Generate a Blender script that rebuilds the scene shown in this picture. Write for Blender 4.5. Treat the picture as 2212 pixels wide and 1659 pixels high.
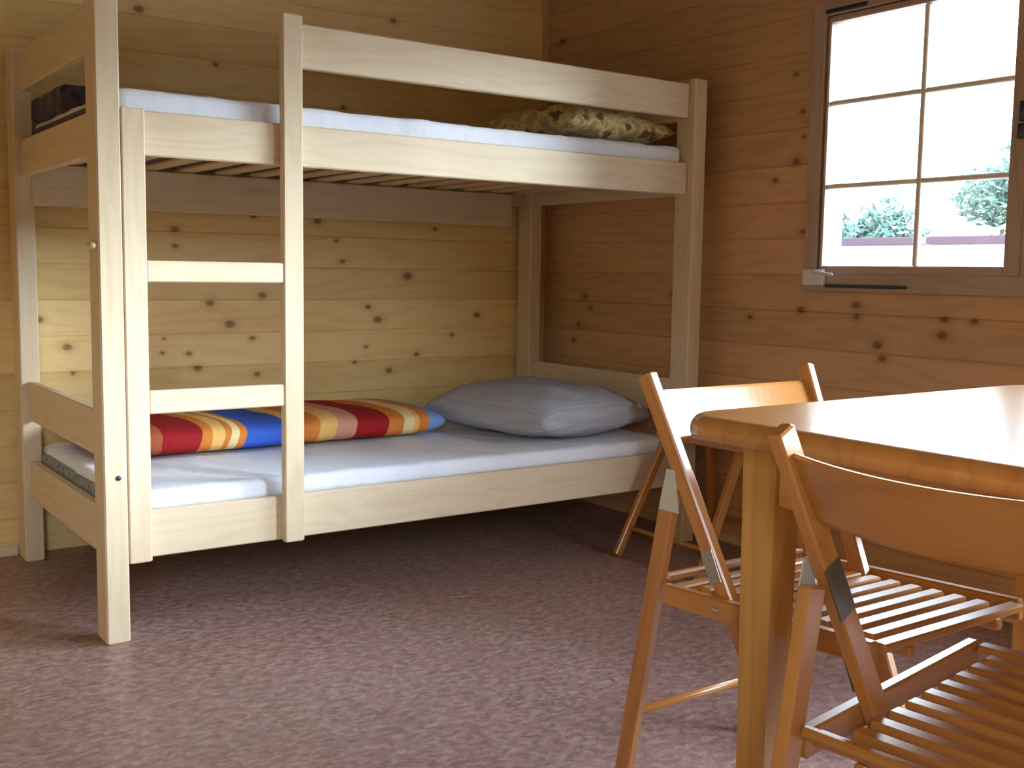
import bpy, math, random
from mathutils import Vector, Matrix, noise
C = bpy.context.scene
for o in list(bpy.data.objects): bpy.data.objects.remove(o)

# ------------------------------------------------------------------ camera
YAW, PIT, ROL, F = 0.6178, 0.1018, 0.0151, 2366.34
cd = bpy.data.cameras.new('camera'); cam = bpy.data.objects.new('camera', cd)
C.collection.objects.link(cam); C.camera = cam
cd.sensor_fit = 'HORIZONTAL'; cd.sensor_width = 36.0; cd.lens = F / 2212 * 36.0
cd.clip_start = 0.02; cd.clip_end = 200
_F = Vector((math.sin(YAW)*math.cos(PIT), math.cos(YAW)*math.cos(PIT), -math.sin(PIT)))
_R = Vector((math.cos(YAW), -math.sin(YAW), 0)); _U = _R.cross(_F)
_R2 = _R*math.cos(ROL) + _U*math.sin(ROL); _U2 = -_R*math.sin(ROL) + _U*math.cos(ROL)
M = Matrix((_R2, _U2, -_F)).transposed().to_4x4()
M.translation = Vector((-0.7361, -2.8249, 0.9628)); cam.matrix_world = M

# ------------------------------------------------------------------ world, light, exposure
vs = C.view_settings
vs.view_transform = 'Standard'; vs.look = 'None'; vs.gamma = 1; vs.use_curve_mapping = False
vs.exposure = 2.5
LOW_SKY_BLOCK = .13; SKY_BOOST_FRONT = 4.6; SKY_BOOST_RIGHT = 3.2
W = bpy.data.worlds.new('sky'); C.world = W; W.use_nodes = True
wn = W.node_tree.nodes; wl = W.node_tree.links; wn.clear()
wo = wn.new('ShaderNodeOutputWorld'); bg = wn.new('ShaderNodeBackground')
tc = wn.new('ShaderNodeTexCoord'); sx = wn.new('ShaderNodeSeparateXYZ'); rp = wn.new('ShaderNodeValToRGB')
mr = wn.new('ShaderNodeMapRange'); mr.inputs[1].default_value = -1; mr.inputs[2].default_value = 1
wl.new(tc.outputs['Generated'], sx.inputs[0]); wl.new(sx.outputs[2], mr.inputs[0]); wl.new(mr.outputs[0], rp.inputs[0])
cr = rp.color_ramp
cr.elements[0].position = 0.0; cr.elements[0].color = (.12, .13, .10, 1)
cr.elements[1].position = 1.0; cr.elements[1].color = (.50, .66, 1.0, 1)
for ps, cl in ((.495, (.16, .18, .16, 1)), (.505, (.74, .86, 1.0, 1)), (.62, (.78, .89, 1.0, 1))):
    e = cr.elements.new(ps); e.color = cl
# made-up dark band low in the unseen front sky, cutting light to upper parts
_y = wn.new('ShaderNodeMapRange'); _y.inputs[1].default_value = -.25; _y.inputs[2].default_value = -.75; _y.inputs[3].default_value = 0; _y.inputs[4].default_value = LOW_SKY_BLOCK
wl.new(sx.outputs[1], _y.inputs[0])
_n = wn.new('ShaderNodeTexNoise'); _n.inputs['Scale'].default_value = 14; wl.new(tc.outputs['Generated'], _n.inputs[0])
_m = wn.new('ShaderNodeMath'); _m.operation = 'MULTIPLY'; wl.new(_y.outputs[0], _m.inputs[0])
_a = wn.new('ShaderNodeMath'); _a.operation = 'MULTIPLY_ADD'; _a.inputs[1].default_value = .6; _a.inputs[2].default_value = .7; wl.new(_n.outputs[0], _a.inputs[0]); wl.new(_a.outputs[0], _m.inputs[1])
_c = wn.new('ShaderNodeMath'); _c.operation = 'LESS_THAN'; wl.new(sx.outputs[2], _c.inputs[0]); wl.new(_m.outputs[0], _c.inputs[1])
_x = wn.new('ShaderNodeMix'); _x.data_type = 'RGBA'; wl.new(_c.outputs[0], _x.inputs[0]); wl.new(rp.outputs[0], _x.inputs[6]); _x.inputs[7].default_value = (.05, .07, .04, 1)
# added brightening of the front sky above that band, to strengthen window light
_s = wn.new('ShaderNodeMapRange'); _s.inputs[1].default_value = -.25; _s.inputs[2].default_value = -.75; _s.inputs[3].default_value = 1; _s.inputs[4].default_value = SKY_BOOST_FRONT; wl.new(sx.outputs[1], _s.inputs[0])
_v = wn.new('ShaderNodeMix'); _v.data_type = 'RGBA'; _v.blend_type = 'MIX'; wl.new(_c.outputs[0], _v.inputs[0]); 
_e = wn.new('ShaderNodeMapRange'); _e.inputs[1].default_value = .4; _e.inputs[2].default_value = .8; _e.inputs[3].default_value = 1; _e.inputs[4].default_value = SKY_BOOST_RIGHT; wl.new(sx.outputs[0], _e.inputs[0])  # added boost of the sky facing the right windows, for stronger glare
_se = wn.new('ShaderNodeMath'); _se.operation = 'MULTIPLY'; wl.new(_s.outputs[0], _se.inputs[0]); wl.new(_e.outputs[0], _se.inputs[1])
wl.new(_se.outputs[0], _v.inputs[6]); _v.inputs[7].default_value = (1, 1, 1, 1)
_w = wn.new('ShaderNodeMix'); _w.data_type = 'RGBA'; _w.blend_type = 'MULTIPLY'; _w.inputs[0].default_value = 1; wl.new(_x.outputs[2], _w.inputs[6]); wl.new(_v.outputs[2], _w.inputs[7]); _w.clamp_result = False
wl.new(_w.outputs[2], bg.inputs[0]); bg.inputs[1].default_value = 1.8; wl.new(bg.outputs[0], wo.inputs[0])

XL, XR, YF, YB, ZC = -1.75, 2.166, -3.60, 1.042, 2.35      # the room
WIN2 = (-3.44, -2.30, 0.86, 1.92)                            # second window of the right wall, out of frame (y0,y1,z0,z1)
WIN = (-1.880, -0.463, 0.975, 1.79)                         # window in the right wall (y0,y1,z0,z1)

def area(name, loc, rot, sx_, sy_, power, color, portal=False):
    l = bpy.data.lights.new(name, 'AREA'); l.shape = 'RECTANGLE'; l.size = sx_; l.size_y = sy_
    l.energy = power; l.color = color
    if portal: l.cycles.is_portal = True
    o = bpy.data.objects.new(name, l); o.location = loc; o.rotation_euler = rot; C.collection.objects.link(o); return o
WIN3 = (-1.60, -1.05, 0.95, 1.75)                            # small window behind the photographer (x0,x1,z0,z1)
area('front_window_portal', ((WIN3[0]+WIN3[1])/2, YF-.06, (WIN3[2]+WIN3[3])/2), (math.radians(90), 0, 0), WIN3[1]-WIN3[0], WIN3[3]-WIN3[2], 1, (1, 1, 1), True)
area('second_window_portal', (XR+.06, (WIN2[0]+WIN2[1])/2, (WIN2[2]+WIN2[3])/2), (0, math.radians(90), 0), WIN2[3]-WIN2[2], WIN2[1]-WIN2[0], 1, (1, 1, 1), True)
area('right_window_portal', (XR+.10, (WIN[0]+WIN[1])/2, (WIN[2]+WIN[3])/2), (0, math.radians(90), 0), WIN[3]-WIN[2], WIN[1]-WIN[0], 1, (1, 1, 1), True)

# ------------------------------------------------------------------ node helpers
def mat(name):
    m = bpy.data.materials.new(name); m.use_nodes = True
    nt = m.node_tree; b = nt.nodes['Principled BSDF']; return m, nt, b
def N(nt, t, **kw):
    n = nt.nodes.new(t)
    for k, v in kw.items(): setattr(n, k, v)
    return n
def math_(nt, op, a, b=None, c=None, clamp=False):
    n = N(nt, 'ShaderNodeMath', operation=op); n.use_clamp = clamp
    for i, v in enumerate((a, b, c)):
        if v is None: continue
        if isinstance(v, (int, float)): n.inputs[i].default_value = v
        else: nt.links.new(v, n.inputs[i])
    return n.outputs[0]
def mixc(nt, f, a, b, mode='MIX'):
    n = N(nt, 'ShaderNodeMix', data_type='RGBA', blend_type=mode)
    for i, v in ((0, f), (6, a), (7, b)):
        if isinstance(v, (int, float)): n.inputs[i].default_value = v
        elif isinstance(v, tuple): n.inputs[i].default_value = (*v, 1) if len(v) == 3 else v
        else: nt.links.new(v, n.inputs[i])
    return n.outputs[2]
def ramp(nt, fac, stops, interp='LINEAR'):
    r = N(nt, 'ShaderNodeValToRGB'); nt.links.new(fac, r.inputs[0]); c = r.color_ramp; c.interpolation = interp
    c.elements[0].position, c.elements[0].color = stops[0][0], (*stops[0][1], 1)
    c.elements[1].position, c.elements[1].color = stops[-1][0], (*stops[-1][1], 1)
    for p, col in stops[1:-1]:
        e = c.elements.new(p); e.color = (*col, 1)
    return r.outputs[0]

def wood(name, light, dark, knot, rough=.5, coat=0., knots=1., spots=None, ring=1., tintvar=.16, coat_rough=.1, spec=.4):
    """Planed softwood. Reads the 'gc' attribute: x runs along the grain, metres. spots: explicit knots (along, across, radius)."""
    m, nt, b = mat(name); L = nt.links
    at = N(nt, 'ShaderNodeAttribute', attribute_name='gc'); oi = N(nt, 'ShaderNodeObjectInfo')
    ad = N(nt, 'ShaderNodeVectorMath', operation='MULTIPLY_ADD')
    cx = N(nt, 'ShaderNodeCombineXYZ'); L.new(oi.outputs['Random'], cx.inputs[0]); L.new(oi.outputs['Random'], cx.inputs[1])
    L.new(cx.outputs[0], ad.inputs[0]); ad.inputs[1].default_value = (7.3, 3.1, 0) if spots is None else (0, 0, 0)
    L.new(at.outputs['Vector'], ad.inputs[2]); g = ad.outputs[0]
    # slow warp
    mp = N(nt, 'ShaderNodeMapping'); mp.inputs['Scale'].default_value = (1.6, 9, 9); L.new(g, mp.inputs[0])
    nw = N(nt, 'ShaderNodeTexNoise'); nw.inputs['Scale'].default_value = 1; nw.inputs['Detail'].default_value = 2; L.new(mp.outputs[0], nw.inputs[0])
    sp = N(nt, 'ShaderNodeSeparateXYZ'); L.new(g, sp.inputs[0])
    # knots (voronoi cells, stretched along the grain)
    vm = N(nt, 'ShaderNodeMapping'); vm.inputs['Scale'].default_value = (2.6, 7.0, 7.0); L.new(g, vm.inputs[0])
    vo = N(nt, 'ShaderNodeTexVoronoi'); vo.inputs['Scale'].default_value = 1; L.new(vm.outputs[0], vo.inputs[0])
    hs = N(nt, 'ShaderNodeSeparateColor'); L.new(vo.outputs['Color'], hs.inputs[0])
    gate = math_(nt, 'GREATER_THAN', hs.outputs[0], 1 - .38*knots)
    rad = math_(nt, 'MULTIPLY_ADD', hs.outputs[1], .06, .035)
    kd = math_(nt, 'DIVIDE', vo.outputs['Distance'], rad)
    # grain bands bend round the knots
    bend = math_(nt, 'MULTIPLY', math_(nt, 'SMOOTH_MIN', kd, 5.0, 1.0), math_(nt, 'MULTIPLY', gate, .10))
    yy = math_(nt, 'ADD', math_(nt, 'MULTIPLY', sp.outputs[1], 24*ring), math_(nt, 'MULTIPLY', sp.outputs[2], 17*ring))
    yy = math_(nt, 'ADD', yy, math_(nt, 'MULTIPLY', nw.outputs[0], 5.0))
    yy = math_(nt, 'ADD', yy, bend)
    bands = math_(nt, 'MULTIPLY_ADD', math_(nt, 'SINE', math_(nt, 'MULTIPLY', yy, 6.283)), .5, .5)
    bands = math_(nt, 'POWER', bands, 2.2)
    fm = N(nt, 'ShaderNodeMapping'); fm.inputs['Scale'].default_value = (5, 260, 260); L.new(g, fm.inputs[0])
    fi = N(nt, 'ShaderNodeTexNoise'); fi.inputs['Scale'].default_value = 1; fi.inputs['Detail'].default_value = 3; L.new(fm.outputs[0], fi.inputs[0])
    bl = N(nt, 'ShaderNodeTexNoise'); bl.inputs['Scale'].default_value = 3.; L.new(g, bl.inputs[0])
    f = math_(nt, 'ADD', math_(nt, 'MULTIPLY', bands, .42), math_(nt, 'MULTIPLY', math_(nt, 'SUBTRACT', fi.outputs[0], .5), .7))
    f = math_(nt, 'ADD', f, math_(nt, 'MULTIPLY', math_(nt, 'SUBTRACT', bl.outputs[0], .5), .9), clamp=True)
    col = mixc(nt, f, light, dark)
    # knot colour
    kmask = math_(nt, 'MULTIPLY', gate, math_(nt, 'SUBTRACT', 1, N_smooth(nt, kd, .45, 1.15)))
    halo = math_(nt, 'MULTIPLY', gate, math_(nt, 'MULTIPLY', math_(nt, 'SUBTRACT', 1, N_smooth(nt, kd, .8, 3.2)), .4))
    if spots:
        kmin = None
        for (a, c, r) in spots:
            d = N(nt, 'ShaderNodeVectorMath', operation='SUBTRACT'); L.new(pos_out(nt, spots), d.inputs[0]); d.inputs[1].default_value = (a, c, 0)
            s = N(nt, 'ShaderNodeVectorMath', operation='MULTIPLY'); L.new(d.outputs[0], s.inputs[0]); s.inputs[1].default_value = (.7/r, 1/r, 0)
            ln = N(nt, 'ShaderNodeVectorMath', operation='LENGTH'); L.new(s.outputs[0], ln.inputs[0])
            kmin = ln.outputs['Value'] if kmin is None else math_(nt, 'MINIMUM', kmin, ln.outputs['Value'])
        wob = math_(nt, 'ADD', kmin, math_(nt, 'MULTIPLY', math_(nt, 'SUBTRACT', fi.outputs[0], .5), .8))
        kmask = math_(nt, 'MAXIMUM', kmask, math_(nt, 'SUBTRACT', 1, N_smooth(nt, wob, .5, 1.25)))
        halo = math_(nt, 'MAXIMUM', halo, math_(nt, 'MULTIPLY', math_(nt, 'SUBTRACT', 1, N_smooth(nt, wob, .8, 3.0)), .45))
    col = mixc(nt, halo, col, tuple(x*.8 for x in dark))
    col = mixc(nt, math_(nt, 'MULTIPLY', kmask, .85), col, knot)
    # per board tint
    ti = N(nt, 'ShaderNodeAttribute', attribute_name='tint')
    v = math_(nt, 'MULTIPLY_ADD', ti.outputs['Fac'], tintvar, 1 - tintvar*.5)
    vv = N(nt, 'ShaderNodeCombineXYZ'); L.new(v, vv.inputs[0]); L.new(v, vv.inputs[1]); L.new(math_(nt, 'POWER', v, 1.4), vv.inputs[2])
    col = mixc(nt, 1.0, col, vv.outputs[0], 'MULTIPLY')
    L.new(col, b.inputs['Base Color'])
    b.inputs['Roughness'].default_value = rough; b.inputs['Specular IOR Level'].default_value = spec
    b.inputs['Coat Weight'].default_value = coat; b.inputs['Coat Roughness'].default_value = coat_rough
    bp = N(nt, 'ShaderNodeBump'); bp.inputs['Strength'].default_value = .12; bp.inputs['Distance'].default_value = .002
    L.new(f, bp.inputs['Height']); L.new(bp.outputs[0], b.inputs['Normal'])
    return m
def N_smooth(nt, x, a, c):
    n = N(nt, 'ShaderNodeMapRange', interpolation_type='SMOOTHSTEP'); nt.links.new(x, n.inputs[0])
    n.inputs[1].default_value = a; n.inputs[2].default_value = c; return n.outputs[0]
_pos = {}
def pos_out(nt, spots):
    """the wall plane coordinate (along, height) taken from the 'wc' attribute"""
    k = nt.as_pointer()
    if k not in _pos:
        _pos[k] = N(nt, 'ShaderNodeAttribute', attribute_name='wc').outputs['Vector']
    return _pos[k]

def plain(name, col, rough=.5, metal=0., spec=.5):
    m, nt, b = mat(name); b.inputs['Base Color'].default_value = (*col, 1)
    n = N(nt, 'ShaderNodeTexNoise'); n.inputs['Scale'].default_value = 60
    c = mixc(nt, n.outputs[0], tuple(x*.88 for x in col), tuple(min(1, x*1.1) for x in col)); nt.links.new(c, b.inputs['Base Color'])
    b.inputs['Roughness'].default_value = rough; b.inputs['Metallic'].default_value = metal; b.inputs['Specular IOR Level'].default_value = spec
    return m

def fabric(name, cols, scale, rough=.9, bump=.15, kind='noise', det=4, pos=(.35, .65)):
    m, nt, b = mat(name); L = nt.links
    t = N(nt, 'ShaderNodeTexCoord')
    n = N(nt, 'ShaderNodeTexNoise'); n.inputs['Scale'].default_value = scale; n.inputs['Detail'].default_value = det; L.new(t.outputs['Object'], n.inputs[0])
    k = len(cols); st = [(pos[0] + (pos[1]-pos[0])*i/(k-1), c) for i, c in enumerate(cols)]
    L.new(ramp(nt, n.outputs[0], st), b.inputs['Base Color']); b.inputs['Roughness'].default_value = rough
    b.inputs['Specular IOR Level'].default_value = .15; b.inputs['Sheen Weight'].default_value = .15
    w = N(nt, 'ShaderNodeTexNoise'); w.inputs['Scale'].default_value = 22; w.inputs['Detail'].default_value = 5; L.new(t.outputs['Object'], w.inputs[0])
    bp = N(nt, 'ShaderNodeBump'); bp.inputs['Strength'].default_value = bump; bp.inputs['Distance'].default_value = .02
    L.new(w.outputs[0], bp.inputs['Height']); L.new(bp.outputs[0], b.inputs['Normal'])
    return m

# knots seen on the two walls (along, height, radius)
BK = [(.545,1.096,.011),(.544,1.036,.009),(.837,1.155,.011),(1.092,1.146,.012),(.668,.835,.012),(.868,.863,.013),(.742,.758,.015),
      (.827,.705,.009),(.493,.659,.006),(.619,.600,.012),(.588,.654,.009),(.844,.570,.010),(1.486,.941,.016),(1.308,.817,.011),(1.352,.767,.014),
      (1.531,.623,.010),(1.403,.562,.012),(.433,1.832,.014),(1.418,1.932,.011),(.972,1.811,.010),(1.615,1.133,.009),(.087,.783,.011),(.173,.689,.012),
      (1.172,1.073,.008),(1.197,.994,.010),(1.824,.781,.012),(1.70,.70,.009),(1.25,.60,.007),(1.30,.66,.007),(.50,.71,.005),(.19,.60,.007),
      (.02,1.83,.008),(-.3,.4,.012),(.02,.38,.01),(1.62,1.72,.010),(1.83,1.86,.009),(.70,1.68,.008),(1.2,1.58,.009)]
RK = [(.739,.867,.012),(.213,.890,.013),(.81,.679,.010),(-.393,1.111,.010),(-.618,.874,.012),(-.703,.754,.014),(-.722,.712,.012),(-.93,.843,.011),
      (-1.027,.841,.009),(-.173,.818,.009),(-.337,1.628,.008),(-.372,1.504,.009),(-.352,1.341,.013),(-.265,1.285,.010),(-.62,.837,.010),
      (-.926,.796,.014),(-.397,.851,.012),(.706,.82,.010),(.198,.838,.012),(.93,1.932,.012),(.781,.749,.010),(.17,1.09,.011),(.16,.98,.009),(-.38,1.42,.007)]
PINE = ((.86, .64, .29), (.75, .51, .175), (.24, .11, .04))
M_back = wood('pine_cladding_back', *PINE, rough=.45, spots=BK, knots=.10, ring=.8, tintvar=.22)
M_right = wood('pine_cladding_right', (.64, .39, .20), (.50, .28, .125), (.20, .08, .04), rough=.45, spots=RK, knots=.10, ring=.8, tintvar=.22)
M_ceil = wood('dark_stained_boards', (.30, .17, .06), (.20, .10, .03), (.08, .04, .02), rough=.5, knots=.5)
M_wall = wood('pine_cladding', (.50, .30, .11), (.36, .19, .06), (.15, .06, .02), rough=.45, knots=.5, ring=.8, tintvar=.22)
M_bed = wood('planed_pine', (.76, .63, .44), (.66, .51, .32), (.34, .19, .09), rough=.55, knots=.8, ring=.9, tintvar=.10)
M_bedin = wood('pine_slat', (.80, .62, .38), (.70, .50, .28), (.34, .19, .09), rough=.6, knots=.3, tintvar=.2)
M_chair = wood('lacquered_beech', (.53, .225, .052), (.38, .145, .030), (.2, .07, .02), rough=.32, coat=.8, knots=0., ring=.6, tintvar=.15, coat_rough=.22)
M_table = wood('lacquered_pine', (.64, .35, .085), (.48, .22, .045), (.20, .07, .03), rough=.30, coat=.6, knots=.3, ring=.7, tintvar=.2, coat_rough=.16)
M_top = wood('lacquered_pine_top', (.56, .26, .07), (.40, .15, .038), (.16, .05, .02), rough=.26, coat=.9, knots=.3, ring=.7, tintvar=.2, coat_rough=.14, spec=.35)
M_frame = wood('window_pine', (.46, .34, .26), (.36, .25, .18), (.20, .10, .05), rough=.4, coat=.2, knots=.2, tintvar=.1)
M_bars = wood('bloom_lit_glazing_bar_pine', (.80, .72, .62), (.70, .60, .50), (.3, .2, .12), rough=.5, knots=0.)  # lighter than the frame: window bloom put into the bar colour
M_metal = plain('zinc_metal', (.55, .55, .53), .35, .9)
M_dmetal = plain('dark_metal', (.05, .06, .08), .4, .6)
M_hinge = plain('dull_steel', (.20, .19, .17), .35, .8)
M_wplate = plain('pale_zinc_cap', (.62, .64, .60), .42, .35)
M_white = plain('white_plastic', (.72, .72, .72), .4)
M_sheet = fabric('sky_tinted_white_sheet', ((.74, .78, .88), (.83, .86, .94)), 3., bump=.25)  # white cotton with the blue of sky light mixed into its colour
M_tick = fabric('grey_green_ticking', ((.10, .13, .12), (.32, .34, .30), (.12, .13, .15)), 40., bump=.2)
M_dark = fabric('dark_patterned_cover', ((.02, .03, .03), (.09, .05, .08), (.04, .08, .08)), 30., bump=.3)
M_leaf = fabric('leaf_print', ((.16, .12, .05), (.66, .52, .18), (.85, .74, .42), (.42, .46, .22), (.70, .38, .20)), 17., bump=.3, det=2)
M_plane = plain('white_render_wall', (.62, .60, .60), .8)

def mk_floor():
    m, nt, b = mat('mottled_brown_vinyl'); L = nt.links; t = N(nt, 'ShaderNodeTexCoord')
    n1 = N(nt, 'ShaderNodeTexNoise'); n1.inputs['Scale'].default_value = 34; n1.inputs['Detail'].default_value = 6; n1.inputs['Roughness'].default_value = .65; n1.inputs['Distortion'].default_value = .6
    n2 = N(nt, 'ShaderNodeTexNoise'); n2.inputs['Scale'].default_value = 5; n2.inputs['Detail'].default_value = 3
    mp = N(nt, 'ShaderNodeMapping'); mp.inputs['Rotation'].default_value = (0, 0, .5); mp.inputs['Scale'].default_value = (1, 1.7, 1)
    L.new(t.outputs['Object'], mp.inputs[0]); L.new(mp.outputs[0], n1.inputs[0]); L.new(t.outputs['Object'], n2.inputs[0])
    c = ramp(nt, n1.outputs[0], ((.34, (.20, .115, .092)), (.47, (.33, .205, .170)), (.56, (.42, .28, .24)), (.68, (.50, .37, .32))))
    c = mixc(nt, n2.outputs[0], c, (.31, .18, .165)); c2 = mixc(nt, .5, c, c)
    mm = mixc(nt, .45, ramp(nt, n1.outputs[0], ((.36, (.20, .115, .095)), (.5, (.34, .21, .175)), (.64, (.49, .345, .295)))), c)
    L.new(mm, b.inputs['Base Color']); b.inputs['Roughness'].default_value = .42; b.inputs['Specular IOR Level'].default_value = .45
    return m
M_floor = mk_floor()
def mk_glass():
    m, nt, b = mat('window_glass'); nt.nodes.remove(b); out = nt.nodes['Material Output']
    tr = N(nt, 'ShaderNodeBsdfTransparent'); tr.inputs[0].default_value = (.96, .98, .97, 1)
    gl = N(nt, 'ShaderNodeBsdfGlossy'); gl.inputs['Roughness'].default_value = .02
    fr = N(nt, 'ShaderNodeFresnel'); fr.inputs[0].default_value = 1.45; mx = N(nt, 'ShaderNodeMixShader')
    nt.links.new(fr.outputs[0], mx.inputs[0]); nt.links.new(tr.outputs[0], mx.inputs[1]); nt.links.new(gl.outputs[0], mx.inputs[2]); nt.links.new(mx.outputs[0], out.inputs[0])
    return m
M_glass = mk_glass()
def mk_pillow():
    m, nt, b = mat('grey_blue_check_cotton'); L = nt.links; t = N(nt, 'ShaderNodeTexCoord')
    w1 = N(nt, 'ShaderNodeTexWave', bands_direction='X'); w1.inputs['Scale'].default_value = 22; w1.inputs['Distortion'].default_value = 1.5
    w2 = N(nt, 'ShaderNodeTexWave', bands_direction='Y'); w2.inputs['Scale'].default_value = 22; w2.inputs['Distortion'].default_value = 1.5
    L.new(t.outputs['Object'], w1.inputs[0]); L.new(t.outputs['Object'], w2.inputs[0])
    f = math_(nt, 'MULTIPLY', math_(nt, 'ADD', w1.outputs['Fac'], w2.outputs['Fac']), .5)
    n = N(nt, 'ShaderNodeTexNoise'); n.inputs['Scale'].default_value = 12; L.new(t.outputs['Object'], n.inputs[0])
    c = mixc(nt, f, (.34, .38, .47), (.52, .56, .65)); c = mixc(nt, math_(nt, 'MULTIPLY', n.outputs[0], .5), c, (.50, .46, .44))
    # warm printed corner on the right end
    sp = N(nt, 'ShaderNodeSeparateXYZ'); L.new(t.outputs['Object'], sp.inputs[0])
    e = math_(nt, 'MULTIPLY', N_smooth(nt, sp.outputs[0], .14, .20), math_(nt, 'GREATER_THAN', n.outputs[0], .47))
    c = mixc(nt, math_(nt, 'MULTIPLY', e, .8), c, (.22, .13, .09))
    L.new(c, b.inputs['Base Color']); b.inputs['Roughness'].default_value = .9; b.inputs['Specular IOR Level'].default_value = .1
    w = N(nt, 'ShaderNodeTexNoise'); w.inputs['Scale'].default_value = 9; w.inputs['Detail'].default_value = 4; L.new(t.outputs['Object'], w.inputs[0])
    bp = N(nt, 'ShaderNodeBump'); bp.inputs['Strength'].default_value = .25; bp.inputs['Distance'].default_value = .015
    L.new(w.outputs[0], bp.inputs['Height']); L.new(bp.outputs[0], b.inputs['Normal'])
    return m
M_pillow = mk_pillow()
def mk_quilt():
    m, nt, b = mat('bright_striped_cotton'); L = nt.links
    t = N(nt, 'ShaderNodeAttribute', attribute_name='gc'); sp = N(nt, 'ShaderNodeSeparateXYZ'); L.new(t.outputs['Vector'], sp.inputs[0])
    n = N(nt, 'ShaderNodeTexNoise'); n.inputs['Scale'].default_value = 9; n.inputs['Detail'].default_value = 3; L.new(t.outputs['Vector'], n.inputs[0])
    x = math_(nt, 'ADD', sp.outputs[0], math_(nt, 'MULTIPLY', math_(nt, 'SUBTRACT', n.outputs[0], .5), .05))
    x = math_(nt, 'ADD', x, math_(nt, 'MULTIPLY', sp.outputs[1], .35))
    R_, O, Y, B_, P_, Cr = (.36, .018, .022), (.72, .24, .045), (.86, .52, .16), (.05, .14, .62), (.66, .32, .22), (.86, .70, .36)
    bands = ((0., O), (.10, R_), (.15, Y), (.20, O), (.245, (.48, .12, .05)), (.285, R_), (.405, O), (.44, Y), (.475, O), (.49, Cr), (.515, O), (.545, B_), (.69, Y),
             (.73, O), (.80, Y), (.86, P_), (.94, R_), (1.055, O), (1.12, Cr), (1.155, Y), (1.18, O), (1.225, (.22, .36, .72)))
    r = ramp(nt, math_(nt, 'DIVIDE', x, 1.4), [(p/1.4, c) for p, c in bands], 'CONSTANT')
    L.new(r, b.inputs['Base Color']); b.inputs['Roughness'].default_value = .85; b.inputs['Specular IOR Level'].default_value = .15
    w = N(nt, 'ShaderNodeTexNoise'); w.inputs['Scale'].default_value = 8; w.inputs['Detail'].default_value = 4; L.new(t.outputs['Vector'], w.inputs[0])
    bp = N(nt, 'ShaderNodeBump'); bp.inputs['Strength'].default_value = .5; bp.inputs['Distance'].default_value = .03
    L.new(w.outputs[0], bp.inputs['Height']); L.new(bp.outputs[0], b.inputs['Normal'])
    return m
M_quilt = mk_quilt()

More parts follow.
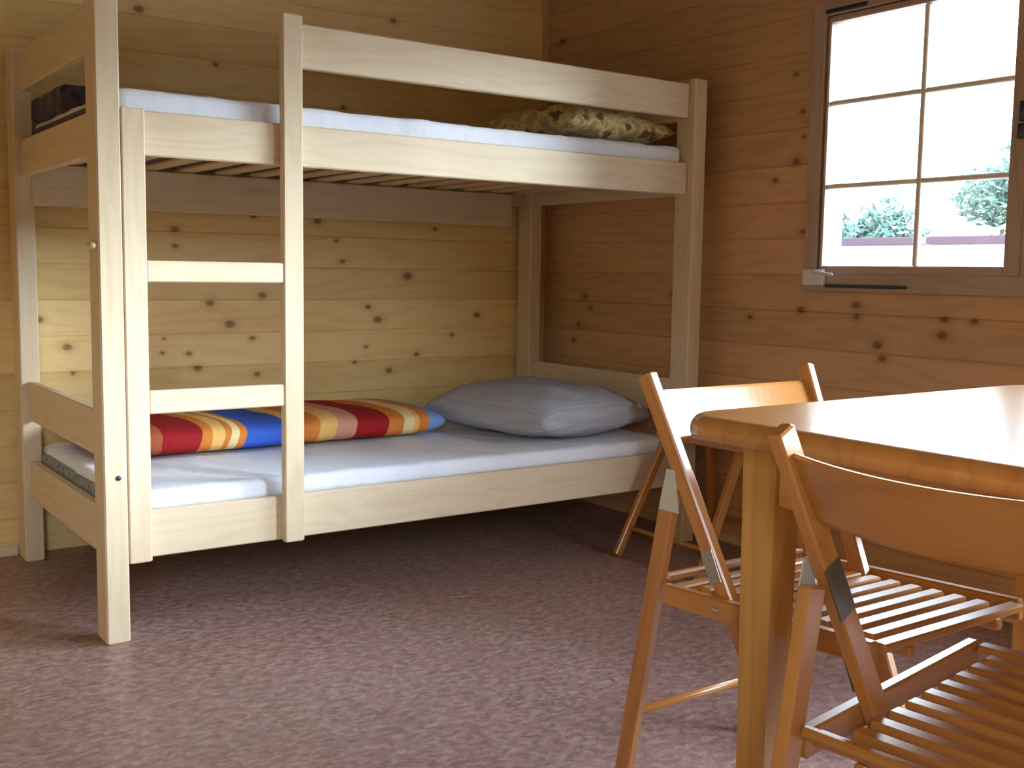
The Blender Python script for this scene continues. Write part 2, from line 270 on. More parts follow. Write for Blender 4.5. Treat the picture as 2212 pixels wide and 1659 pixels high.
# ------------------------------------------------------------------ mesh builder
rnd = random.Random(7)
class MB:
    def __init__(s): s.v = []; s.f = []; s.g = []; s.t = []; s.w = []
    def add(s, vs_, fs, gc, tint=None, wc=None):
        o = len(s.v); t = rnd.random() if tint is None else tint
        s.v += [tuple(x) for x in vs_]; s.f += [tuple(i+o for i in f) for f in fs]
        s.g += [tuple(x) for x in gc]; s.t += [t]*len(vs_); s.w += [tuple(x) for x in (wc or [(99, 99, 0)]*len(vs_))]
        return s
    def bar(s, a, b, w, t, side, ch=.003, wall=None):
        """chamfered bar from a to b; w measured along `side`, t along the other normal"""
        a, b = Vector(a), Vector(b); d = b-a; L = d.length; d.normalize()
        u = Vector(side); u = (u - d*u.dot(d)).normalized(); n = d.cross(u)
        ch = min(ch, w*.35, t*.35); W_, T_ = w/2, t/2
        prof = [(W_-ch, -T_), (W_, -T_+ch), (W_, T_-ch), (W_-ch, T_), (-W_+ch, T_), (-W_, T_-ch), (-W_, -T_+ch), (-W_+ch, -T_)]
        vs_, gc, wc = [], [], []; ox, oy = rnd.random()*40, rnd.random()*9
        for (l, k) in ((0, 1), (ch, 0), (L-ch, 0), (L, 1)):
            for (p, q) in prof:
                pp = p - math.copysign(ch*.9, p)*k; qq = q - math.copysign(ch*.9, q)*k
                P_ = a + d*l + u*pp + n*qq; vs_.append(P_); gc.append((l+ox, pp+oy, qq))
                if wall: wc.append((P_[wall], P_.z, 0))
        fs = [tuple(range(7, -1, -1)), tuple(range(24, 32))]
        for r in range(3):
            for i in range(8):
                j = (i+1) % 8; fs.append((r*8+i, r*8+j, r*8+8+j, r*8+8+i))
        return s.add(vs_, fs, gc, None, wc or None) if not wall is None and wc else s.add(vs_, fs, gc)
    def box(s, x0, x1, y0, y1, z0, z1, axis='x', ch=.003, wall=None):
        c = ((x0+x1)/2, (y0+y1)/2, (z0+z1)/2)
        if axis == 'x': return s.bar((x0, c[1], c[2]), (x1, c[1], c[2]), z1-z0, y1-y0, (0, 0, 1), ch, wall)
        if axis == 'y': return s.bar((c[0], y0, c[2]), (c[0], y1, c[2]), z1-z0, x1-x0, (0, 0, 1), ch, wall)
        return s.bar((c[0], c[1], z0), (c[0], c[1], z1), y1-y0, x1-x0, (0, 1, 0), ch, wall)
    def tube(s, a, b, r, n=16):
        a, b = Vector(a), Vector(b); d = (b-a); L = d.length; d.normalize()
        u = d.orthogonal().normalized(); w = d.cross(u); vs_, gc = [], []; ch = r*.15
        for l, rr in ((0, r-ch), (ch, r), (L-ch, r), (L, r-ch)):
            for i in range(n):
                t = 2*math.pi*i/n; vs_.append(a+d*l+(u*math.cos(t)+w*math.sin(t))*rr); gc.append((l, rr*math.cos(t), rr*math.sin(t)))
        fs = [tuple(range(n-1, -1, -1)), tuple(range(3*n, 4*n))]
        for q in range(3):
            for i in range(n):
                j = (i+1) % n; fs.append((q*n+i, q*n+j, q*n+n+j, q*n+n+i))
        return s.add(vs_, fs, gc)
    def grid(s, fn, nu, nv, gfn=None, closed_u=False):
        vs_, gc, fs = [], [], []
        for i in range(nu if closed_u else nu+1):
            for j in range(nv+1):
                P_ = fn(i/nu, j/nv); vs_.append(P_); gc.append(gfn(i/nu, j/nv, P_) if gfn else P_)
        m = nu if closed_u else nu+1
        for i in range(nu):
            for j in range(nv):
                a = i*(nv+1)+j; b = ((i+1) % m)*(nv+1)+j; fs.append((a, b, b+1, a+1))
        return s.add(vs_, fs, gc)
    def build(s, name, m, parent=None, smooth=False, origin=None, weld=False):
        me = bpy.data.meshes.new(name); o3 = Vector(origin) if origin else Vector((0, 0, 0))
        me.from_pydata([Vector(v)-o3 for v in s.v], [], s.f)
        for nm, data, ty in (('gc', s.g, 'FLOAT_VECTOR'), ('wc', s.w, 'FLOAT_VECTOR')):
            at = me.attributes.new(nm, ty, 'POINT'); at.data.foreach_set('vector', [c for v in data for c in v])
        at = me.attributes.new('tint', 'FLOAT', 'POINT'); at.data.foreach_set('value', s.t)
        me.materials.append(m)
        if smooth: me.polygons.foreach_set('use_smooth', [True]*len(me.polygons))
        me.update()
        if weld:
            import bmesh
            bm = bmesh.new(); bm.from_mesh(me); bmesh.ops.remove_doubles(bm, verts=bm.verts, dist=.0005)
            bmesh.ops.recalc_face_normals(bm, faces=bm.faces); bm.to_mesh(me); bm.free()
        o = bpy.data.objects.new(name, me); C.collection.objects.link(o)
        if parent is not None: o.parent = parent
        elif origin: o.location = o3
        return o
def struct(o, label=None):
    o['kind'] = 'structure'
    if label: o['label'] = label; o['category'] = 'structure'
    return o
def thing(name, loc, label, cat, group=None, rz=0):
    o = bpy.data.objects.new(name, None); C.collection.objects.link(o); o.location = loc; o.rotation_euler = (0, 0, rz)
    return tag(o, label, cat, group)
def tag(o, label, cat, group=None):
    o['label'] = label; o['category'] = cat
    if group: o['group'] = group
    return o

# ------------------------------------------------------------------ the room
def clad(name, m, axis, pos, lo, hi, z0, z1, side, holes=(), ph=.121, th=.045, keepwc=True):
    """wall of horizontal tongue-and-groove planks; axis 0 = runs along x (pos is y), 1 = runs along y; side = direction away from the room"""
    mb = MB(); z = z0; k = 0
    while z < z1-.001:
        zt = min(z+ph, z1)
        spans = [(lo, hi, z, zt)]
        for (h0, h1, hz0, hz1) in holes:
            if hz0 < zt-.002 and hz1 > z+.002:
                ns = []
                for (a, b, q0, q1) in spans:
                    if h1 <= a or h0 >= b: ns.append((a, b, q0, q1)); continue
                    if h0 > a: ns.append((a, h0, q0, q1))
                    if h1 < b: ns.append((h1, b, q0, q1))
                    if hz0 > z+.002: ns.append((max(a, h0), min(b, h1), z, hz0))
                    if hz1 < zt-.002: ns.append((max(a, h0), min(b, h1), hz1, zt))
                spans = ns
        for (a, b, q0, q1) in spans:
            p0, p1 = (pos, pos+th) if side > 0 else (pos-th, pos)
            if axis == 0: mb.box(a, b, p0, p1, q0, q1, 'x', .0035, 0)
            else: mb.box(p0, p1, a, b, q0, q1, 'y', .0035, 1)
        z = zt; k += 1
    o = mb.build(name, m); 
    return struct(o)
MB_bar = MB.bar
def bar2(s, a, b, w, t, side, ch=.003, wall=None):
    n0 = len(s.v); MB_bar(s, a, b, w, t, side, ch, None)
    if wall is not None:
        for i in range(n0, len(s.v)): s.w[i] = (s.v[i][wall], s.v[i][2], 0)
    return s
MB.bar = bar2
T = .045
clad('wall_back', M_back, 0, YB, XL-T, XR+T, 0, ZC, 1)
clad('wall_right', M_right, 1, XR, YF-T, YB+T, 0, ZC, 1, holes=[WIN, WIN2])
clad('wall_left', M_wall, 1, XL, YF-T, YB+T, 0, ZC, -1)
clad('wall_front', M_wall, 0, YF, XL-T, XR+T, 0, ZC, -1, holes=[WIN3])
struct(MB().box(XL-.1, XR+.1, YF-.1, YB+.1, -.06, 0, 'x', .001).build('floor', M_floor))
mb = MB(); y = YF-.06
while y < YB+.05: mb.box(XL-.06, XR+.06, y, y+.12, ZC, ZC+.03, 'x', .003); y += .12
struct(mb.build('ceiling', M_ceil))
struct(MB().box(XL, -.0, YB-.016, YB, 0, .035, 'x').build('baseboard_back', M_bed))
struct(MB().box(XR-.014, XR, YF, -.05, 0, .035, 'y').build('baseboard_right', M_bed))
struct(MB().box(XR-.022, XR, YB-.022, YB, .0, ZC, 'z').build('trim_1', M_right))
# frame of the second window, out of view
mb = MB(); y0, y1, z0, z1 = WIN2
mb.box(XR-.012, XR+T, y0, y0+.05, z0, z1, 'z').box(XR-.012, XR+T, y1-.05, y1, z0, z1, 'z').box(XR-.012, XR+T, y0+.05, y1-.05, z1-.05, z1, 'y').box(XR-.012, XR+T, y0+.05, y1-.05, z0, z0+.05, 'y')
struct(mb.build('window_2', M_frame))
mb = MB(); x0, x1, z0, z1 = WIN3
mb.box(x0, x0+.05, YF-T, YF+.01, z0, z1, 'z').box(x1-.05, x1, YF-T, YF+.01, z0, z1, 'z').box(x0+.05, x1-.05, YF-T, YF+.01, z1-.05, z1, 'x').box(x0+.05, x1-.05, YF-T, YF+.01, z0, z0+.05, 'x')
struct(mb.build('window_3', M_frame))

# ------------------------------------------------------------------ right window
win = bpy.data.objects.new('window_1', None); C.collection.objects.link(win); win.location = (XR, -.8, .97)
struct(win); wo3 = (XR, -.8, .97)
def wpart(mb, name, m, smooth=False, par=None):
    o = mb.build(name, m, par or win, smooth, origin=wo3); return o
y0, y1, z0, z1 = WIN
g0, g1, h0, h1 = -1.112, -.486, .998, 1.765
mb = MB()       # casing on the wall face
for a in ((XR-.020, XR-.002, y1-.004, y1+.048, z0-.06, z1+.05, 'z'), (XR-.020, XR-.002, y0-.048, y0+.004, z0-.06, z1+.05, 'z'),
          (XR-.020, XR-.002, y0+.004, y1-.004, z1-.002, z1+.05, 'y'), (XR-.020, XR-.002, y0+.004, y1-.004, z0-.06, z0-.002, 'y')): mb.box(*a)
wpart(mb, 'casing', M_frame)
mb = MB()       # jamb lining the opening
for a in ((XR, XR+.10, y1-.010, y1, z0, z1, 'z'), (XR, XR+.10, y0, y0+.010, z0, z1, 'z'), (XR, XR+.10, y0+.01, y1-.01, z1-.010, z1, 'y'), (XR, XR+.10, y0+.01, y1-.01, z0, z0+.010, 'y')): mb.box(*a)
wpart(mb, 'jamb', M_frame)
for (ga, gb_, sa_, sb_, ym) in ((g0, g1, -1.160, y1-.012, -.822), (-1.858, -1.210, y0+.012, -1.162, -1.534)):
    mb = MB()       # sash
    for a in ((XR-.016, XR+.022, gb_, sb_, h0-.030, h1+.020, 'z'), (XR-.016, XR+.022, sa_, ga, h0-.030, h1+.020, 'z'),
              (XR-.016, XR+.022, ga, gb_, h1, h1+.020, 'y'), (XR-.016, XR+.022, ga, gb_, h0-.030, h0, 'y')): mb.box(*a)
    sash = wpart(mb, 'sash', M_frame)
    mb = MB()
    mb.box(XR-.006, XR+.016, ym-.008, ym+.008, h0, h1, 'z', .003)
    for zz in (1.252, 1.515):
        mb.box(XR-.005, XR+.015, ga, ym-.008, zz-.0075, zz+.0075, 'y', .003); mb.box(XR-.005, XR+.015, ym+.008, gb_, zz-.0075, zz+.0075, 'y', .003)
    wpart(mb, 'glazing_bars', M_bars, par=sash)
    wpart(MB().box(XR+.004, XR+.008, ga, gb_, h0, h1, 'y', .0005), 'pane', M_glass, par=sash)
# stay at the lower left corner
st = wpart(MB().box(XR-.034, XR-.018, y1-.045, y1+.040, z0-.040, z0+.012, 'y', .003), 'stay_bracket', M_white); st['label'] = 'white corner bracket'
sa = wpart(MB().bar((XR-.045, y1-.010, z0+.004), (XR-.075, y1-.115, z0-.006), .010, .010, (0, 0, 1)), 'stay_lever', M_white); sa['label'] = 'short white lever'
wpart(MB().box(XR-.030, XR-.018, y1-.35, y1-.048, z0-.046, z0-.036, 'y', .002), 'stay_rail', M_dmetal)['label'] = 'dark metal rail under the sash'
wpart(MB().tube((XR-.026, -1.150, 1.345), (XR-.026, -1.150, 1.385), .013).tube((XR-.026, -1.150, 1.392), (XR-.026, -1.150, 1.445), .011), 'hinge', M_dmetal, True)['label'] = 'dark metal hinge'
wpart(MB().box(XR-.026, XR-.018, y1-.16, y1-.005, z1+.004, z1+.016, 'y', .002), 'latch_strip', M_dmetal)['label'] = 'dark strip above the sash'

# ------------------------------------------------------------------ bunk bed
bed = thing('bunk_bed', (0, 0, 0), 'unpainted pine bunk bed with a built-in ladder, standing in the corner', 'bed')
t_, wy, wx, Wd, H = .029, .090, .059, 1.012, 1.640
BR_ = 2.070
def bp_(name, m=M_bed, par=None, **k):
    pass
for (x, y) in ((0, -t_), (BR_-wx, -t_), (0, Wd-wy), (BR_-wx, Wd-wy)):
    MB().box(x, x+wx, y, y+wy, 0, H, 'z', .004).build('post', M_bed, bed)
gt, gb, ut, ub, lt, lb = 1.624, 1.506, 1.353, 1.241, .331, .207
rt = .027
def rail(name, x0, x1, y0, y1, z0, z1, ax='x', m=M_bed): return MB().box(x0, x1, y0, y1, z0, z1, ax, .0035).build(name, m, bed)
e = .0005
rail('side_rail', wx+e, BR_-wx-e, 0, rt, ub, ut); rail('side_rail', wx+e, BR_-wx-e, 0, rt, lb, lt)
rail('side_rail', wx+e, BR_-wx-e, Wd-rt, Wd, ub, ut); rail('side_rail', wx+e, BR_-wx-e, Wd-rt, Wd, lb, lt)
rail('slat_support', .05, 1.907, Wd-.10, Wd-.075, 1.150, 1.282, m=M_bed)
rail('slat_support', wx+.06, BR_-wx-.06, rt+e, rt+.022, ub+.012, ub+.043, m=M_bedin)
rail('slat_support', wx+.06, BR_-wx-.06, rt+e, rt+.022, lb+.012, lb+.043, m=M_bedin); rail('slat_support', wx+.06, BR_-wx-.06, Wd-rt-.022, Wd-rt-e, lb+.012, lb+.043, m=M_bedin)
rail('guard_rail', .545, BR_-wx-e, 0, rt, gb, gt)
for X0 in (.022, BR_-.022-rt):
    for (a, b) in ((gb-.005, gt), (ub, ut), (.465, .589), (lb, lt)):
        rail('end_board', X0, X0+rt, wy-t_+e, Wd-wy-e, a, b, 'y')
s1a, s1b, s2a, s2b = .0595, .1185, .4872, .5441
MB().box(s1a+.001, s1b, -t_, -e, lb-.004, ut, 'z').build('ladder_stile', M_bed, bed)
MB().box(s2a, s2b, -t_, -e, lb-.004, H, 'z').build('ladder_stile', M_bed, bed)
for (a, b) in ((.924, .978), (.587, .647)):
    MB().box(s1b, s2a, -.026, -.002, a, b, 'x').build('rung', M_bed, bed)
for lvl in (ub+.037, lb+.037):
    x = .135
    while x < 1.95:
        MB().box(x, x+.056, rt+.003, Wd-rt-.003, lvl+.007, lvl+.018, 'y', .002).build('bed_slat', M_bedin, bed); x += .128
# bolts
for (x, y, z) in ((.030, -t_, .42), (.0075, -t_-.0, .0)): pass
MB().tube((.036, -t_-.003, .430), (.036, -t_+.004, .430), .0065).build('bolt', M_dmetal, bed, True)
MB().tube((-.004, .012, .262), (.003, .012, .262), .006).build('bolt', M_wplate, bed, True)
MB().box(-.016, 0, -.022, .030, 1.005, 1.020, 'y', .004).build('peg', M_bed, bed)

# ------------------------------------------------------------------ bedding
def rbox(x0, x1, y0, y1, z0, z1, r, nx, ny, nz, disp):
    """rounded soft box as welded grid"""
    mb = MB()
    c0 = Vector((x0, y0, z0)); c1 = Vector((x1, y1, z1))
    def pt(p):
        q = Vector((min(max(p[0], x0+r), x1-r), min(max(p[1], y0+r), y1-r), min(max(p[2], z0+r), z1-r)))
        d = Vector(p)-q
        if d.length > 1e-9: d = d.normalized()*r
        P_ = q+d; return P_ + disp(P_, d.normalized() if d.length > 0 else Vector((0, 0, 1)))
    def face(o, u, v, nu, nv):
        def fn(a, b): return pt(Vector(o)+Vector(u)*a+Vector(v)*b)
        mb.grid(fn, nu, nv)
    X, Y, Z = x1-x0, y1-y0, z1-z0
    face((x0, y0, z1), (X, 0, 0), (0, Y, 0), nx, ny); face((x0, y1, z0), (X, 0, 0), (0, -Y, 0), nx, ny)
    face((x0, y0, z0), (X, 0, 0), (0, 0, Z), nx, nz); face((x1, y1, z0), (-X, 0, 0), (0, 0, Z), nx, nz)
    face((x0, y1, z0), (0, -Y, 0), (0, 0, Z), ny, nz); face((x1, y0, z0), (0, Y, 0), (0, 0, Z), ny, nz)
    return mb
def wrinkle(amp, sc=(2.2, 9, 6), seed=0):
    def f(P_, n):
        if n.z < -.5: return Vector((0, 0, 0))
        k = noise.noise(Vector((P_.x*sc[0]*2+seed, P_.y*sc[1]*.5, P_.z*sc[2]))) + .5*noise.noise(Vector((P_.x*14+seed, P_.y*6, P_.z*9)))
        r = abs(noise.noise(Vector((P_.x*7+P_.y*5+seed, P_.y*2.2-P_.x, 3)))); r = max(0, .18-r)/.18
        return n*(k*amp*.6 + r*amp*.9)
    return f
zl = lb+.037+.018
m1 = thing('mattress', (1.03, .5, zl), 'white sheeted foam mattress on the lower bunk, grey ticking showing at its foot', 'mattress')
core = rbox(.030, 2.02, .034, Wd-.034, zl+.0, .358, .018, 60, 30, 5, lambda P_, n: Vector((0, 0, 0)))
# keep clear of the end boards
core = rbox(.055, 2.012, .034, Wd-.034, zl+.0, .358, .018, 60, 30, 5, lambda P_, n: Vector((0, 0, 0)))
core.build('ticking', M_tick, m1, True, (1.03, .5, zl), True)
sh = rbox(.070, 2.006, .030, Wd-.031, .318, .376, .020, 150, 80, 5, wrinkle(.0035))
sh.build('sheet', M_sheet, m1, True, (1.03, .5, zl), True)
zu = ub+.037+.018
m2 = thing('mattress', (1.03, .5, zu), 'white sheeted foam mattress on the upper bunk behind its side rail', 'mattress')
rbox(.055, 2.012, .034, Wd-.034, zu, 1.392, .02, 40, 20, 4, lambda P_, n: Vector((0, 0, 0))).build('ticking', M_dark, m2, True, (1.03, .5, zu), True)
rbox(.070, 2.006, .030, Wd-.031, 1.34, 1.407, .016, 150, 60, 4, wrinkle(.003, seed=5)).build('sheet', M_sheet, m2, True, (1.03, .5, zu), True)

def cushion(name, loc, sx_, sy_, sz, rz, m, label, tilt=0, seed=1, pinch=.16, amp=.02, lay=0):
    mb = MB(); n = 40
    def sh(side):
        def fn(a, b):
            u, v = a*2-1, b*2-1
            cu = 1 - pinch*(abs(v)**2.2)*.35*(1-abs(u)**6)*0; 
            k = (1-abs(u)**2.6)*(1-abs(v)**2.6); h = max(0, k)**.42
            x = u*sx_/2*(1-pinch*.45*(1-v*v)*abs(u)**3*0 - pinch*.30*(1-abs(v)**2)*(abs(u)**4)); y = v*sy_/2*(1 - pinch*.30*(1-abs(u)**2)*(abs(v)**4))
            w = amp*h*(noise.noise(Vector((u*2.3+seed, v*2.3, side))) + .5*noise.noise(Vector((u*6+seed, v*5, side+4))))
            zz = sz*(.62 if side > 0 else .38)*h*side + w*side
            if side < 0: zz = max(zz, -sz*.38)
            return Vector((x, y, zz))
        return fn
    mb.grid(sh(1), n, n); mb.grid(lambda a, b: sh(-1)(1-a, b), n, n)
    o = mb.build(name, m, None, True, weld=True); o.location = loc; o.rotation_euler = (tilt, lay, rz)
    return tag(o, label, 'pillow')
cushion('pillow', (1.655, .385, .452), .56, .66, .185, math.radians(8), M_pillow, 'plump grey-blue checked pillow at the head of the lower bunk', tilt=0, seed=3, amp=.014)
cushion('pillow', (1.765, .37, 1.464), .50, .60, .135, math.radians(4), M_leaf, 'leaf-print yellow and brown pillow on the upper bunk', seed=8, amp=.02)
# folded dark blanket on the foot of the upper mattress
bl = rbox(.062, .170, .56, .962, 1.410, 1.485, .018, 14, 40, 10, wrinkle(.004, seed=2))
o = bl.build('folded_blanket', M_dark, None, True, (.12, .76, 1.41), True); tag(o, 'dark patterned folded blanket on the foot of the upper mattress', 'blanket')

# striped quilt rolled along the wall side of the lower bunk
def quilt():
    mb = MB(); X0, X1, Y0, Y1, z = .10, 1.32, .44, .955, .383
    def fn(a, b):
        x = X0+(X1-X0)*a; e_ = min(1, ((1-abs(2*a-1)**14)))**.5
        th = b*2*math.pi
        cy, ry = (Y0+Y1)/2, (Y1-Y0)/2; hh = .050+.009*noise.noise(Vector((x*4, 0, 2)))
        c, s_ = math.cos(th), math.sin(th); pw = .55
        yy = cy - math.copysign(abs(c)**pw, c)*ry*(1+.03*noise.noise(Vector((x*5, 3, 1))))*(.85+.15*e_)
        zz = z + hh + math.copysign(abs(s_)**(.62), s_)*hh*e_
        zz += .007*noise.noise(Vector((x*7, yy*6, 0)))*max(0, s_)
        return Vector((x, yy, max(zz, z+.001)))
    def g(a, b, P_):
        th = b*2*math.pi; return (P_.x, -(P_.z-z)*.6 + (P_.y-Y0)*.25*(1 if th < math.pi else 0), 0)
    mb.grid(fn, 120, 48, g)
    mb.add([fn(0, j/48) for j in range(48)], [tuple(range(48))], [g(0, 0, fn(0, j/48)) for j in range(48)])
    mb.add([fn(1, j/48) for j in range(48)], [tuple(range(47, -1, -1))], [g(1, 0, fn(1, j/48)) for j in range(48)])
    o = mb.build('striped_quilt', M_quilt, None, True, (.7, .7, z), False)
    return tag(o, 'folded red, orange, yellow and blue striped quilt along the lower bunk wall side', 'quilt')
quilt()

# ------------------------------------------------------------------ folding chairs
def make_chair(loc, rz, label):
    """local: +y is the way the chair faces, origin on the floor below the top of the back"""
    t = thing('folding_chair', loc, label, 'chair', 'folding wooden chairs at the table', rz)
    S = .2115; th = .021; Lp = .2165; La = .201; Lr = .2005; Lb = .1615
    up = (0, 1, .5)
    for s in (-1, 1):
        MB().bar((s*.2165, 0, .798), (s*.141, .385, .004), .034, th, up).build('long_leg', M_chair, t)
        MB().bar((s*La, .058, .600), (s*La, -.056, .004), .036, th-.001, (0, 1, 0)).build('rear_leg', M_chair, t)
        MB().bar((s*Lr, .048, .399), (s*Lr, .500, .419), .038, th-.002, (0, 0, 1)).build('seat_rail', M_chair, t)
        # cap plate over the hinge: outer face, tapering to its top
        xo = s*(S+.0015)
        vs_ = [(xo, .054, .632), (xo, .074, .632), (xo, .088, .556), (xo, .036, .556)]; xi = s*(S-.0005)
        vs2 = [(xi, a[1], a[2]) for a in vs_]
        fs = [(0, 1, 2, 3), (7, 6, 5, 4), (0, 4, 5, 1), (1, 5, 6, 2), (2, 6, 7, 3), (3, 7, 4, 0)]
        MB().add(vs_+vs2, fs, vs_+vs2).build('hinge_plate', M_wplate, t)['label'] = 'pale metal hinge plate'
        MB().bar((s*.1883, .080, .626), (s*.1820, .1135, .556), .034, .002, up, .0006).build('inner_hinge_plate', M_hinge, t)['label'] = 'dark metal inner hinge plate'
        k = MB(); xq = s*.2005
        k.bar((s*.2000, .145, .500), (s*.1955, .168, .445), .028, .0016, up, .0005)
        k.build('leg_bracket', M_metal, t)['label'] = 'metal leg bracket'
        MB().tube((s*(Lr+.006), .183, .403), (s*.2135, .183, .403), .006).build('pivot_bolt', M_metal, t, True)
    # slats
    n = 11
    for i in range(n):
        f = .050+i*.0435; zt = .402+f*.043; hw = .160
        if i in (0, n-1): hw = Lr-th/2-.0005
        MB().box(-hw, hw, f, f+.026, zt-.003, zt+.011, 'x', .003).build('seat_slat', M_chair, t)
    # bearers under the slats
    for s in (-1, 1):
        MB().bar((s*.120, .050, .390), (s*.120, .510, .410), .018, .018, (0, 0, 1)).build('slat_bearer', M_chair, t)
    MB().bar((-La+.011, .034, .424), (La-.011, .034, .424), .016, .014, (0, 1, 0), .004).build('cross_bar', M_chair, t)
    MB().tube((-La, -.022, .150), (La, -.022, .150), .0085).build('rear_stretcher', M_chair, t, True)
    MB().tube((-.150, .300, .180), (.150, .300, .180), .0085).build('front_stretcher', M_chair, t, True)
    # curved back board between the long legs
    mb = MB(); zt, zb, th2 = .770, .685, .012; n = 24; inner = Lp-th/2-.003
    def ring(u):
        x = (-inner + 2*inner*u); c = -.045*(1-(2*u-1)**2)
        pts = []
        for (zz, off) in ((zt, 0), (zb, .040)):
            dn = (.798-zz)*.485
            pts.append((x*(1-(zt-zz)*.45), dn+c, zz))
        (x, ya, za), (xb, yb, zb_) = pts
        dip = -.006*(1-(2*u-1)**2)
        return [(x, ya-th2/2+.004, za+dip), (x, ya+th2/2-.004, za+dip), (x, ya+th2/2, za-.004+dip), (xb, yb+th2/2, zb_+.004+dip), (xb, yb+th2/2-.004, zb_+dip), (xb, yb-th2/2+.004, zb_+dip), (xb, yb-th2/2, zb_+.004+dip), (x, ya-th2/2, za-.004+dip)]
    vs_, fs = [], []
    for i in range(n+1): vs_ += ring(i/n)
    for i in range(n):
        for j in range(8):
            k = (j+1) % 8; fs.append((i*8+j, i*8+k, i*8+8+k, i*8+8+j))
    fs += [tuple(range(7, -1, -1)), tuple(range(n*8, n*8+8))]
    mb.add(vs_, fs, [(v[0], v[2], v[1]*.2) for v in vs_])
    mb.build('back_board', M_chair, t, False)
    return t
chA = make_chair((.806, -1.372, 0), math.pi, 'folding wooden chair at the far side of the table, facing the camera')
chA.scale = (.982, .982, .982)
def copy_tree(o, loc, rz, label):
    r = o.copy(); C.collection.objects.link(r); r.location = loc; r.rotation_euler = (0, 0, rz); r['label'] = label
    for ch in list(o.children):
        c = ch.copy(); C.collection.objects.link(c); c.parent = r
    return r
chB = copy_tree(chA, (.282, -2.180, 0), math.radians(-84), 'nearest folding wooden chair at the left end of the table, seen from behind')

# far step stool by the bunk bed
stl = thing('step_stool', (1.93, -.24, 0), 'low wooden stool with splayed legs between the bunk bed and the table', 'stool')
for s in (-1, 1):
    MB().bar((-.240, s*.195, .004), (-.046, s*.172, .398), .030, .022, (1, 0, -.5)).build('leg', M_chair, stl)
    MB().bar((.215, s*.195, .004), (.165, s*.172, .398), .030, .022, (1, 0, .3)).build('leg', M_chair, stl)
MB().tube((-.192, -.185, .095), (-.192, .185, .095), .008).build('stretcher', M_chair, stl, True)
MB().tube((.203, -.185, .095), (.203, .185, .095), .008).build('stretcher', M_chair, stl, True)
MB().box(-.070, .190, -.205, .205, .399, .421, 'y').build('seat', M_chair, stl)

# ------------------------------------------------------------------ table
tb = thing('table', (.94, -2.2, 0), 'lacquered pine table with rounded corners reflecting the window', 'table')
def table_top():
    X0, X1, Y0, Y1, Z0, Z1, R = .434, 1.425, -2.56, -1.600, .716, .752, .075
    mb = MB(); out = []
    def outline(r, ins):
        pts = []
        for (cx, cy, a0) in ((X1-R, Y1-R, 0), (X0+R, Y1-R, 90), (X0+R, Y0+R, 180), (X1-R, Y0+R, 270)):
            for k in range(9):
                a = math.radians(a0+k*90/8); pts.append((cx+(R-ins)*math.cos(a), cy+(R-ins)*math.sin(a)))
        return pts
    rr = .020; rings = [(Z0, .004), (Z0+.003, .0012), (Z0+.007, 0), (Z1-rr, 0)]
    for k in range(1, 7):
        a = k/6*math.pi/2; rings.append((Z1-rr+rr*math.sin(a), rr*(1-math.cos(a))))
    rings.append((Z1, rr+.002))
    vs_ = []
    for (z, ins) in rings: vs_ += [(p[0], p[1], z) for p in outline(R, ins)]
    n = 36; fs = []
    for q in range(len(rings)-1):
        for i in range(n):
            j = (i+1) % n; fs.append((q*n+i, q*n+j, (q+1)*n+j, (q+1)*n+i))
    fs.append(tuple(range(n-1, -1, -1))); fs.append(tuple(range((len(rings)-1)*n, len(rings)*n)))
    mb.add(vs_, fs, vs_)
    return mb.build('tabletop', M_top, tb, True, (.94, -2.2, 0))
tt = table_top()
to = (.94, -2.2, 0); lw = .066
for (x, y) in ((.515, -1.740), (1.300, -1.740), (.515, -2.495), (1.300, -2.495)):
    l = MB().box(x, x+lw, y, y+lw, 0, .7155, 'z', .005); cx_, cy_ = x+lw/2, y+lw/2
    l.v = [(cx_+(a-cx_)*(.80+.20*c/.7155), cy_+(b_-cy_)*(.80+.20*c/.7155), c) for (a, b_, c) in l.v]
    l.build('leg', M_table, tb, origin=to)
ax0, ax1, ay0, ay1 = .525, 1.356, -2.485, -1.684
for a in ((ax0, ax0+.022, -2.495+lw+e, -1.740-e, .618, .7155, 'y'), (ax1-.022, ax1, -2.495+lw+e, -1.740-e, .618, .7155, 'y'),
          (.515+lw+e, 1.300-e, ay1-.024, ay1-.002, .618, .7155, 'x'), (.515+lw+e, 1.300-e, ay0, ay0+.022, .618, .7155, 'x')):
    MB().box(*a).build('apron', M_table, tb, origin=to)

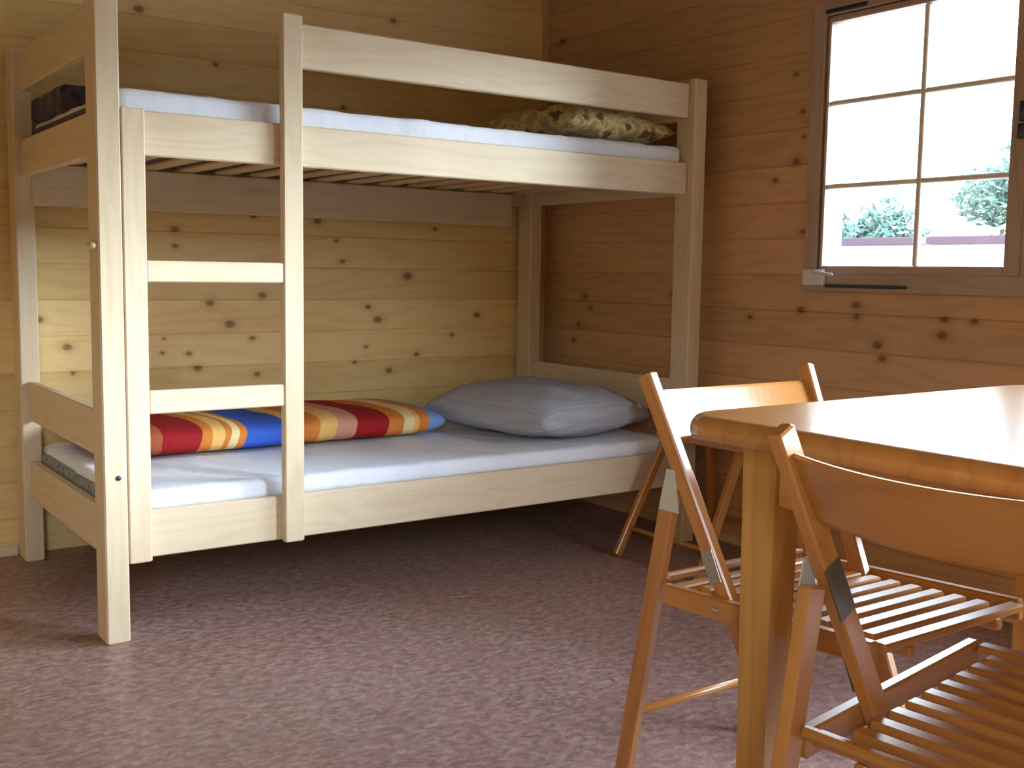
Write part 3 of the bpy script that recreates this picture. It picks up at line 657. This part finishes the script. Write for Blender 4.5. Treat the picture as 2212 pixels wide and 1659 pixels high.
# ------------------------------------------------------------------ outside, seen through the window
m, nt, b = mat('pale_gravel'); n = N(nt, 'ShaderNodeTexNoise'); n.inputs['Scale'].default_value = 8
nt.links.new(ramp(nt, n.outputs[0], ((.3, (.42, .42, .40)), (.7, (.60, .59, .56)))), b.inputs['Base Color']); b.inputs['Roughness'].default_value = .9
gr = MB().box(-25, 45, -30, 40, -.40, -.30, 'x', .001).build('ground', m); struct(gr)
M_leafy, nt, b = mat('foliage'); n = N(nt, 'ShaderNodeTexNoise'); n.inputs['Scale'].default_value = 1.3
nt.links.new(ramp(nt, n.outputs[0], ((.3, (.035, .085, .07)), (.7, (.10, .17, .12)))), b.inputs['Base Color']); b.inputs['Roughness'].default_value = .6
M_band = plain('dull_red_coping', (.045, .018, .028), .7)
M_bark = plain('bark', (.10, .07, .05), .9)
for (ya, yb, lab) in ((2.0, 4.42, 'low white garden wall with a dull red coping, the stretch in the right half of the window'), (4.62, 6.2, 'low white garden wall with a dull red coping, the stretch in the left half of the window')):
    gw = thing('garden_wall', (10.1, (ya+yb)/2, -.3), lab, 'garden wall', 'white garden walls beyond the window'); oo = (10.1, (ya+yb)/2, -.3)
    MB().box(10, 10.2, ya, yb, -.30, 1.33, 'y', .01).build('masonry', M_plane, gw, origin=oo)
    MB().box(9.96, 10.24, ya-.02, yb+.02, 1.33, 1.42, 'y', .01).build('coping', M_band, gw, origin=oo)
def leaves(mb, c, r, n, sz, rg):
    for _ in range(n):
        d = Vector((rg.gauss(0, 1), rg.gauss(0, 1), rg.gauss(0, 1))).normalized()*(rg.random()**.4)
        p = Vector((c[0]+d.x*r[0], c[1]+d.y*r[1], c[2]+d.z*r[2]))
        a = Vector((rg.gauss(0, 1), rg.gauss(0, 1), rg.gauss(0, 1))).normalized(); q = a.orthogonal().normalized(); s = sz*(.6+rg.random()*.8)
        vs_ = [p-a*s, p+q*s*.45, p+a*s, p-q*s*.45]; mb.add(vs_, [(0, 1, 2, 3)], vs_, .5)
rg = random.Random(4)
tr = thing('tree', (13.2, 4.4, -.3), 'leafy tree behind the garden wall at the right side of the window', 'tree'); oo = (13.2, 4.4, -.3)
cr_ = MB()
for (c, r, n) in (((13.2, 4.6, 2.55), (1.0, .75, .55), 2300), ((13.2, 5.5, 2.1), (.8, .6, .45), 1500), ((13.2, 3.9, 3.0), (.9, .7, .6), 2200), ((13.2, 3.3, 3.4), (.9, .7, .6), 1600), ((13.2, 4.6, 1.35), (.5, 1.25, .35), 2600), ((13.2, 3.6, 2.3), (.7, .8, .5), 2000), ((13.2, 4.4, 1.9), (.7, 1.4, .5), 2400)): leaves(cr_, c, r, n, .065, rg)
cr_.build('crown', M_leafy, tr, origin=oo); MB().tube((13.2, 4.4, -.3), (13.2, 4.3, 2.6), .10).build('trunk', M_bark, tr, True, oo)
hd = MB()
for k in range(9): leaves(hd, (11.4, 5.75+k*.30, 1.50+.18*math.sin(k*1.7)), (.4, .28, .36), 380, .065, rg)
hd.box(11.3, 11.5, 5.6, 8.4, -.3, 1.3, 'y', .01)
o = hd.build('hedge', M_leafy, None, False, (11.4, 7.0, -.3)); tag(o, 'pale green hedge behind the garden wall at the left side of the window', 'hedge')
